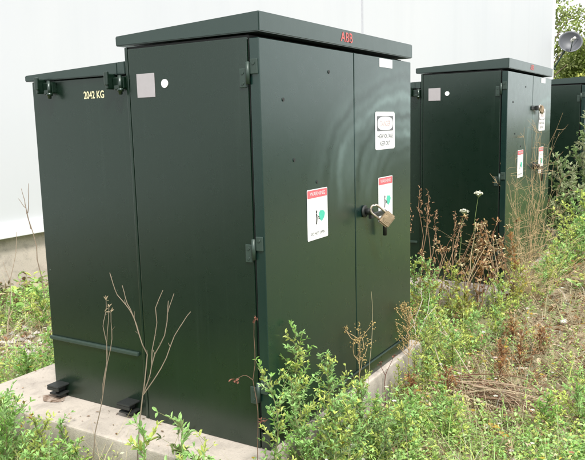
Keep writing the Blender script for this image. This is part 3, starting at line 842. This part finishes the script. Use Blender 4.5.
STW = (.20, .158, .115)
s_ = lambda a: Vector((.0523 * a, -.0853 * a, 0)) * 10          # a metres to the right across the picture plane is s_(a)
def P_(a, z): return s_(a) + Vector((0, 0, z))
def wisp(hd, e, d):
    for _ in range(5): hd.leaf(e, d.normalized() + jit(.6), random.uniform(.012, .03), .004, (.42, .33, .22))
dry_stem((-.326, .699), [[(0, 0, -.01), P_(.01, .25), P_(.055, .42), P_(.075, .72), P_(.095, .83)], [P_(.055, .42), P_(.085, .60), P_(.105, .80)], [P_(.055, .42), P_(.10, .62), P_(.112, .78)]],
         'bent pair of dry straw stems joined at the tip in front of the tank', STW, .0027, heads=wisp)
dry_stem((-.239, .541), [[(0, 0, -.01), P_(.045, .42), P_(.075, .60), P_(.02, .78), P_(-.035, .86), P_(-.06, .955)],
                         [P_(.045, .42), P_(.09, .55), P_(.12, .80), P_(.155, .875)], [P_(.075, .60), P_(.015, .80), P_(-.012, .90)],
                         [P_(.09, .55), P_(.165, .74), P_(.20, .86)], [P_(.165, .74), P_(.175, .83)], [P_(.045, .42), P_(.13, .54), P_(.22, .72), P_(.265, .78)]],
         'tall bare branching stem forked in several arms in front of the tank and cabinet', STW, .0033)
def rustheads(hd, e, d):
    for _ in range(8): hd.leaf(e + jit(.007), jit(1), random.uniform(.010, .022), .009, mul((.16, .065, .042), random.uniform(.7, 1.3)))
dry_stem((-.205, -.065), [[(0, 0, -.01), P_(.012, .40), P_(-.002, .58), P_(.010, .80), P_(.020, .82)], [P_(-.002, .58), P_(-.035, .60), P_(-.068, .585)], [P_(.012, .40), P_(.026, .42)]],
         'thin rusty brown stem with withered leaf clusters by the near corner of the transformer', (.125, .072, .048), .0019, heads=rustheads)
def goldheads(hd, e, d):
    for _ in range(16): hd.blob(e + jit(.012), random.uniform(.0025, .0052), mul((.36, .26, .10), random.uniform(.7, 1.3)))
def goldpaths(h, w, n):
    P = [[(0, 0, -.01), P_(.004, h * .5), P_(.0, h)]]
    for i in range(n):
        t = random.uniform(.40, .92); a = random.uniform(-w, w); P.append([P_(.002, h * t), P_(a * .6, h * (t + .06)) + Vector((random.uniform(-.03, .03), random.uniform(-.03, .03), 0)), P_(a, h * min(1.02, t + .16)) + jit(.012)])
    return P
dry_stem((.726, -.052), goldpaths(.56, .075, 9), 'dry golden seed stalk standing before the gap between the two doors', (.34, .24, .12), .003, heads=goldheads)
dry_stem((1.37, -.06), goldpaths(.50, .07, 26), 'dense golden brown seed stalk near the right corner of the near pad', (.36, .25, .12), .003, heads=goldheads)
dry_stem((.852, -.05), [[(0, 0, -.01), P_(.005, .35), P_(.016, .72)]], 'single thin pale straw stalk before the right door', (.40, .34, .22), .0018)
dry_stem((1.05, -.045), [[(0, 0, -.01), P_(.01, .20), P_(.055, .31)], [P_(.01, .2), P_(-.02, .27)]], 'short dark reddish withered stem at the front edge of the near pad', (.13, .06, .05), .003, heads=rustheads)
TW = 'pale bare twigs beside the right corner of the near transformer'
dry_stem((1.747, .02), [[(0, 0, -.01), P_(-.03, .30), P_(-.065, .50)], [P_(-.03, .30), P_(.02, .46), P_(.01, .53)], [P_(-.01, .2), P_(.06, .40), P_(.065, .50)], [P_(.03, .33), P_(.11, .42)], [P_(-.02, .26), P_(-.09, .36)]],
         'pale grey forked twigs beside the right edge of the near transformer', (.52, .47, .40), .0036)
dry_stem((1.40, 3.137), [[(0, 0, -.01), P_(-.03, .5), P_(-.09, .95), P_(-.11, 1.08)], [P_(-.06, .75), P_(-.085, .92), P_(-.14, 1.0)], [P_(-.075, .88), P_(-.05, 1.12)]],
         'tall thin bare stem against the white wall at the left of the tank', (.20, .15, .11), .0050)
dry_stem((1.05, 3.15), [[(0, 0, -.01), P_(.05, .4), P_(.115, .62), P_(.13, .78)], [P_(.05, .4), P_(.01, .55)]], 'faint short bare stem before the concrete foundation at the left edge', (.32, .25, .19), .0036)
leafy_weed((1.02, 3.40), .80, 'dull green shrubby plant cut by the left edge below the white wall', 13, .32, .05, cols=((.10, .12, .05), (.16, .13, .07)), cat='shrub', name='shrub', stemc=(.15, .09, .06))

# the dry weeds in front of the middle transformer
def spikes(hd, e, d):
    d = d.normalized()
    for _ in range(34):
        q = e - d * random.uniform(0, .22) + jit(.010)
        hd.leaf(q, d + jit(.7), random.uniform(.014, .032), .012, mul((.30, .18, .10), random.uniform(.6, 1.4)))
GU = 'dry weeds in front of the middle transformer'
for (x, y, h, lab) in ((2.72, .52, .98, 'leftmost tall brown seed spike before the middle transformer, leaning right at the top'),
                       (2.76, .40, .97, 'twin brown seed spike standing second from the left before the middle transformer'),
                       (2.80, .34, .93, 'straight brown seed spike just left of the white flower heads'),
                       (2.84, .18, .80, 'brown seed spike right behind the white flower heads')):
    sx = random.uniform(-.02, .07)
    dry_stem((x, y), [[(0, 0, -.01), P_(.01, h * .5), P_(sx, h)], [P_(.01, h * .45), P_(.05, h * .7), P_(.055 + sx * .5, h * .86)]], lab, (.24, .15, .09), .0045, heads=spikes, group=GU)
def umbel(hd, e, d):
    for k in range(40):
        a = k * 2.4; r = .033 * math.sqrt(k / 40); q = e + Vector((r * math.cos(a), r * math.sin(a), .022 - r * r * 14)) + jit(.003)
        hd.tube([e - Vector((0, 0, .02)), q], .0012, .0009, (.25, .30, .14), 3); hd.blob(q, random.uniform(.005, .0085), mul((.66, .66, .52), random.uniform(.6, 1.1)), .8)
for (x, y, h, lab) in ((2.90, .12, .77, 'flat white flower head on a thin green stalk, lower left of the pale yellow one'), (2.93, .02, .90, 'pale yellowish white flower head on the tallest thin green stalk')):
    dry_stem((x, y), [[(0, 0, -.01), P_(-.01, h * .6), P_(.02, h)]], lab, (.15, .20, .07), .0034, heads=umbel, cat='wild flower', name='wild_flower', group='white flower heads before the middle transformer')
def curlhead(hd, e, d):
    for _ in range(12): hd.leaf(e + jit(.010), jit(1) + Vector((0, 0, .6)), random.uniform(.02, .04), .014, mul(random.choice(((.44, .31, .15), (.32, .18, .09), (.54, .46, .27), (.24, .13, .07))), random.uniform(.7, 1.2)))
LST = 'withered brown stalk with curled seed heads in the tangle before the middle transformer'
for i in range(40):
    x = random.uniform(2.66, 3.12); y = .30 - (x - 2.68) * .35 + random.uniform(-.42, .18); h = random.uniform(.34, .72) * (1.0 if i % 4 else 1.1)
    a = random.gauss(.03, .10); b = a + random.gauss(0, .08)
    P = [[(0, 0, -.01), P_(a * .6, h * .55), P_(b, h)]]
    if random.random() < .75: P.append([P_(a * .6, h * .5), P_(a * .6 + random.choice((-1, 1)) * .06, h * .72) + jit(.015)])
    dry_stem((x, y), P, LST, random.choice(((.24, .14, .08), (.33, .23, .14), (.19, .10, .06), (.40, .32, .2))), .0038, heads=curlhead, group='withered stalks before the middle transformer')
for (x, y, h, lab) in ((3.02, -.20, .62, 'rust orange dock plant with curled leaves at the near corner of the middle transformer'), (2.92, .0, .66, 'second rust brown dock plant, left of the rust orange one')):
    leafy_weed((x, y), h, lab, 9, .22, .035, cols=((.40, .23, .09), (.30, .16, .07), (.46, .34, .17)), stemc=(.22, .10, .05), cat='dock plant', name='dock_plant')
# wispy straw brush in front of its doors
def brush(loc, h, w, n, label, col):
    p = Veg(); z = float(gh(*loc))
    for i in range(n):
        a = random.gauss(-.05, .42) * w; hh = h * random.uniform(.35, 1.05); dep = random.gauss(0, .10)
        pts = []; k = 9; sw = random.gauss(0, .22); dr = random.choice((-1, 1)) * random.uniform(.05, .38) * w
        for j in range(k + 1):
            t = j / k; pts.append(P_(a * t ** 1.2 + sw * math.sin(2.4 * t) * .4 + dr * t ** 4, hh * (t - .12 * t ** 4)) + Vector((dep * t * .8, dep * t * .5, 0)) + jit(.010))
        c = mul(col, random.uniform(.7, 1.25)); p.tube(pts, .0015, .0007, c, 3)
        for _ in range(9):
            j = random.randint(2, k - 1); q = pts[j]; e = q + s_(random.gauss(0, .075)) + Vector((0, 0, random.uniform(-.01, .09))); p.tube([q, (q + e) / 2 + jit(.008), e], .0010, .0007, mul(c, 1.1), 3)
    o = p.build('dry_brush', M_STEM); o.location = (loc[0], loc[1], z); return tag(o, label, 'dry brush')
brush((3.42, -.25), 1.62, .36, 52, 'wispy tan dead brush rising in front of the doors of the middle transformer', (.40, .285, .155))
brush((3.30, -.34), .80, .9, 34, 'lower straw coloured dead brush at the near corner of the middle transformer', (.40, .31, .17))

# shrubs and weeds to the right of the middle transformer
SH = 'leafy shrubs before the farthest transformer'
SC = ((.22, .32, .13), (.30, .38, .18), (.38, .42, .25))
leafy_weed((5.75, -.33), 1.36, 'tall thin leafy shrub standing in front of the farthest transformer', 42, .36, .058, cols=SC, group=SH, cat='shrub', name='shrub', stemc=(.17, .12, .08), bare_foot=.12)
leafy_weed((6.0, -.55), 1.28, 'shrub at the right edge of the photo with pale leaves', 40, .46, .058, cols=((.36, .43, .22), (.44, .46, .28)), group=SH, cat='shrub', name='shrub', stemc=(.17, .12, .08))
leafy_weed((5.35, -.16), .98, 'shorter green shrub right beside the doors of the middle transformer', 30, .38, .052, cols=SC, group=SH, cat='shrub', name='shrub', stemc=(.17, .12, .08))
leafy_weed((5.05, -.42), .62, 'low bushy weed under the shorter green shrub', 20, .6, .045, cols=(G2, G3), group=SH)
leafy_weed((5.6, -.80), .66, 'low bright weed at the right edge beneath the pale leaved shrub', 20, .6, .045, cols=(G2, G3), group=SH)
leafy_weed((4.6, -.48), .44, 'bright green weed on the bank in front of the middle transformer', 18, .7, .038, cols=(G2, G3, G1), group=SH)
leafy_weed((6.6, -.95), .80, 'weed clump farthest out at the right edge of the photo', 20, .55, .05, cols=(G1, G2), group=SH)
for (x, y, h, lab) in ((1.10, -.10, .24, 'feathery weed on the pad face between the two dry seed stalks'), (1.52, -.10, .34, 'feathery weed covering the right end of the near pad'), (1.66, -.08, .38, 'weed wrapping the right corner of the near pad'), (1.28, -.11, .26, 'thin feathery weed below the dense golden brown seed stalk')):
    leafy_weed((x, y), h, lab, 18, .34, .016, cols=(G3, G2, (.50, .50, .20)), group='feathery weeds covering the near pad face')
ME = 'weeds between the two pads'
for (x, y, h, lab, cc) in ((1.90, -.02, .36, 'feathery green weed against the right corner of the near pad', (G2, G3)), (2.15, .12, .40, 'green weed directly behind the pale forked twigs', (G1, G2)),
                           (2.42, .22, .36, 'yellow green weed left of the tangle of withered stalks', (G3, (.28, .27, .07))), (2.10, -.22, .30, 'soft green weed in the middle of the gap between the pads', (G2, G3)),
                           (2.55, -.02, .28, 'yellow flowering weed in front of the tangle of withered stalks', (G3, (.30, .27, .06))), (1.75, -.20, .30, 'pale green weed before the right end of the near pad', (G3, G2)),
                           (2.35, -.30, .24, 'low weed at the edge of the worn dry patch', (G2, G3)), (1.42, -.16, .20, 'low feathery weed along the front face of the near pad', (G3, G2)),
                           (2.20, .55, .62, 'taller green weed seen in the gap just right of the near transformer', (G1, G2)), (2.62, .42, .42, 'bright weed hiding the far left end of the middle pad', (G2, G3)), (2.70, .12, .40, 'yellow green weed among the stalks before the left face of the middle pad', (G3, (.42, .42, .10))),
                           (2.80, -.22, .34, 'weed at the foot of the rust orange dock plant', (G2, G3)), (3.35, -.42, .36, 'weed under the lower straw coloured brush', (G3, G2)), (2.95, -.30, .36, 'yellow green weed under the leftmost part of the tan brush', (G3, (.46, .44, .12))), (2.60, .30, .46, 'yellow green weed standing among the left brown seed spikes', (G3, G2)), (4.25, -.42, .46, 'leafy weed before the right door of the middle transformer', (G2, G3)), (3.9, -.40, .40, 'weed against the front face of the middle pad, right of the tan brush', (G2, G3))):
    leafy_weed((x, y), h, lab, 15, .55, .024, cols=cc, group=ME, flower=YEL if 'yellow' in lab else None)
FR = 'green weeds along the bottom right of the photo'
for (x, y, h, lab) in ((.62, -.34, .25, 'leafy weed at the bottom, left of the yellow fallen leaves'), (.80, -.50, .22, 'leafy weed at the bottom, close to the yellow fallen leaves'),
                       (.98, -.40, .20, 'small weed between the pad and the pile of dead stalks'), (1.02, -.92, .27, 'weed at the bottom right corner of the photo'),
                       (1.22, -1.02, .26, 'weed on the right edge below the end of the dead stalks'), (.82, -.30, .22, 'weed near the front face of the pad, at the bottom'), (1.55, -1.0, .24, 'weed at the right edge level with the dead stalks')):
    leafy_weed((x, y), h, lab, 14, .65, .023, cols=(G2, G1, G3), group=FR)

# dead stalks lying in a pile
PA, PB = Vector((1.36, -.26, 0)), Vector((1.30, -.93, 0))
for i in range(34):
    ang = random.gauss(0, .24); c = PA.lerp(PB, random.uniform(.32, .68)) + Vector((random.gauss(.03, .07), random.gauss(0, .03), 0))
    d = (PB - PA).normalized(); d = Vector((d.x * math.cos(ang) - d.y * math.sin(ang), d.x * math.sin(ang) + d.y * math.cos(ang), 0)); ln = random.uniform(.35, .68)
    zz = float(gh(c.x, c.y)) + .05 + .006 * (i % 9)
    v = Veg(); pts = [Vector(q) for q in curve(-d * ln / 2 + Vector((0, 0, random.gauss(0, .012))), d * ln / 2 + Vector((0, 0, random.gauss(0, .012))), .05, 6)]
    v.tube(pts, .0042, .0018, mul(random.choice(((.24, .155, .10), (.34, .25, .17), (.19, .10, .06), (.42, .33, .22))), random.uniform(.8, 1.1)), 5)
    o = v.build('dry_twig', M_STEM); o.location = (c.x, c.y, zz)
    tag(o, 'dead brown stalk lying in the pile on the ground at the right', 'dead stalk', 'dead stalks lying in a pile')
for (a, b, lab) in (((1.95, .0, .22), (1.42, -.50, .02), 'long pale dry stalk leaning from the weeds down to the pile of dead stalks'), ((1.75, -.08, .16), (1.36, -.42, .03), 'shorter pale dry stalk leaning beside the long one'),
                    ((2.05, .05, .30), (1.86, -.25, .05), 'thin bent pale stalk arching over the weeds right of the near pad')):
    v = Veg(); A = Vector(a); B = Vector(b); m = (A + B) / 2
    v.tube(curve(A - B, Vector((0, 0, 0)), .03, 8), .0028, .0022, (.46, .40, .30), 5)
    o = v.build('fallen_twig', M_STEM); o.location = (B.x, B.y, GZ + B.z); tag(o, lab, 'dry stalk')
# red brown dead weed in the worn patch, fallen leaves and stones
for (x, y, h, lab) in ((2.25, -.62, .16, 'low rusty dead weed farther back in the worn dry patch'), (1.66, -.52, .15, 'low brown dead weed between the stalk pile and the red brown one'), (1.30, -.30, .17, 'brown dead weed at the left end of the pile of dead stalks'), (2.35, -.40, .20, 'brown seeding weed at the green edge of the worn dry patch'), (1.99, -.55, .22, 'red brown dead weed standing in the worn dry patch'), (1.86, -.46, .17, 'smaller rusty dead weed beside the red brown one'), (1.14, -.15, .16, 'brown withered weed against the front face of the near pad')):
    leafy_weed((x, y), h, lab, 12, .6, .022, cols=((.46, .25, .11), (.34, .18, .09), (.56, .42, .22)), stemc=(.15, .07, .04), cat='dead weed', name='dead_weed')
def stone(x, y, r, c, lab, name='stone', sq=.6):
    t = bmesh.new(); bmesh.ops.create_icosphere(t, subdivisions=2, radius=r)
    for q in t.verts: q.co = Vector((q.co.x * 1.25, q.co.y * .9, q.co.z * sq)) * random.uniform(.9, 1.1)
    o = from_bm(name, t, c, None, True); o.location = (x, y, float(gh(x, y)) + r * .3 + .02); o.rotation_euler.z = random.uniform(0, 6)
    return tag(o, lab, 'stone', 'pale stones among the weeds')
stone(2.82, -.656, .030, M_BONE, 'pale stone lying on the worn dry patch at the right')
stone(1.014, -.609, .020, M_BONE, 'small white stone below the pile of dead stalks')
for (x, y, lab) in ((.93, -.66, 'larger yellow fallen leaf'), (.86, -.73, 'smaller yellow fallen leaf')):
    v = Veg(); a = random.uniform(0, 6)
    v.leaf((0, 0, 0), (math.cos(a), math.sin(a), .25), .048 if 'larger' in lab else .036, .04, (.62, .38, .06), (0, 0, 1)); v.leaf((0, 0, 0.004), (math.cos(a + 2), math.sin(a + 2), .2), .034, .03, (.6, .42, .1), (0, 0, 1))
    o = v.build('fallen_leaf', M_LEAF); o.location = (x, y, float(gh(x, y)) + .07); tag(o, lab + ' resting on the weeds at the bottom of the photo', 'fallen leaf', 'yellow fallen leaves')

# ------------------------------------------------------------------ trees beyond the building
def tree(loc, h, rx, rz, n, label, cols, sparse=False):
    p = empty('tree', (loc[0], loc[1], GZ), label, 'tree', 'trees beyond the corner of the building')
    tr = Veg(); c0 = Vector((0, 0, h - rz * .95)); wood = (.14, .11, .08)
    tr.tube(curve((0, 0, -.1), (0, 0, h * .75), .02, 8), .20, .05, wood, 8)
    cl = []
    for i in range(95 if not sparse else 46):
        th = random.uniform(0, 6.28); u = random.uniform(-1, 1); r = random.uniform(.35, 1) ** .6; q = math.sqrt(1 - u * u)
        c = c0 + Vector((rx * r * q * math.cos(th), rx * r * q * math.sin(th), rz * r * u)); cl.append((c, random.uniform(.45, .95), random.choice(cols), random.uniform(.7, 1.35)))
        if i % 3 == 0:
            s = Vector((0, 0, min(c.z * .7, h * .7))); tr.tube(curve(s, c, .08, 5), .05, .012, wood, 4)
    k = n // len(cl); Ps = []; cs = []
    for c, r, col, br in cl:
        q = norm(RNG.normal(0, 1, (k, 3))) * (RNG.random((k, 1)) ** .5) * r * np.array([1, 1, .7]); Ps.append(q + np.array(c)); cs.append(np.array(col)[None] * br * RNG.uniform(.65, 1.35, (k, 1)) * (1 + .25 * q[:, 2:3] / r))
    P = np.concatenate(Ps); m = len(P); Dv = norm(RNG.normal(0, 1, (m, 3)) + np.array([0, 0, -.3])); U = norm(RNG.normal(0, 1, (m, 3)) + np.array([0, 0, .8]))
    ln = RNG.uniform(.10, .20, m)
    tr.build('trunk', M_BARK, p); bulk('crown', leafblock(P, Dv, U, ln, ln * .62), LEAF_F, np.concatenate(cs), M_LEAF, p)
TC = ((.32, .41, .10), (.40, .46, .11), (.25, .33, .08), (.47, .49, .15))
tree((36, 2.6), 7.0, 2.9, 3.4, 34000, 'yellow green tree filling the gap beyond the white building behind the dish', TC)
tree((40, 5.2), 5.2, 2.8, 2.4, 20000, 'lower bushy tree beyond the white building, left of the big yellow green one', TC)
tree((33, 5.6), 9.0, 2.0, 3.0, 4600, 'sparse thin tree whose twigs stand against the white sky at the building corner', ((.30, .37, .11), (.24, .28, .10)), True)
tree((34, -1.2), 6.6, 2.6, 3.0, 12000, 'green tree at the right edge of the photo above the farthest transformer', TC)

# ------------------------------------------------------------------ light
SUN_EL, SUN_AZ = 52.0, 222.0            # azimuth clockwise from +Y: the sun stands behind the camera's left shoulder
w = bpy.data.worlds.new('World'); bpy.context.scene.world = w; w.use_nodes = True
nt = w.node_tree; bg = nt.nodes['Background']
sky = N(nt, 'ShaderNodeTexSky'); sky.sky_type = 'NISHITA'; sky.sun_disc = False
sky.sun_elevation = rad(SUN_EL); sky.sun_rotation = rad(SUN_AZ); sky.air_density = 1.0; sky.dust_density = 4.0; sky.ozone_density = 1.0
tc = N(nt, 'ShaderNodeTexCoord'); cn = noise(nt, tc.outputs['Generated'], 2.2, 5, .55)
cloud = ramp(nt, cn, [(.3, (11.2, 11.6, 12.2)), (.7, (14.0, 14.2, 14.4))])
L(nt, mixc(nt, .86, sky.outputs[0], cloud), bg.inputs[0]); bg.inputs[1].default_value = .15
sl = bpy.data.lights.new('sun', 'SUN'); sl.energy = 5.0; sl.angle = rad(10); sl.color = (1, .965, .91)
so = bpy.data.objects.new('sun', sl); C.objects.link(so)
d = Vector((math.sin(rad(SUN_AZ)) * math.cos(rad(SUN_EL)), math.cos(rad(SUN_AZ)) * math.cos(rad(SUN_EL)), math.sin(rad(SUN_EL))))
so.rotation_euler = d.to_track_quat('Z', 'Y').to_euler(); so.location = d * 30

sc = bpy.context.scene
sc.cycles.max_bounces = 6; sc.cycles.diffuse_bounces = 3; sc.cycles.glossy_bounces = 3; sc.cycles.transmission_bounces = 4
sc.view_settings.view_transform = 'Standard'; sc.view_settings.look = 'None'; sc.view_settings.exposure = 0; sc.view_settings.gamma = 1
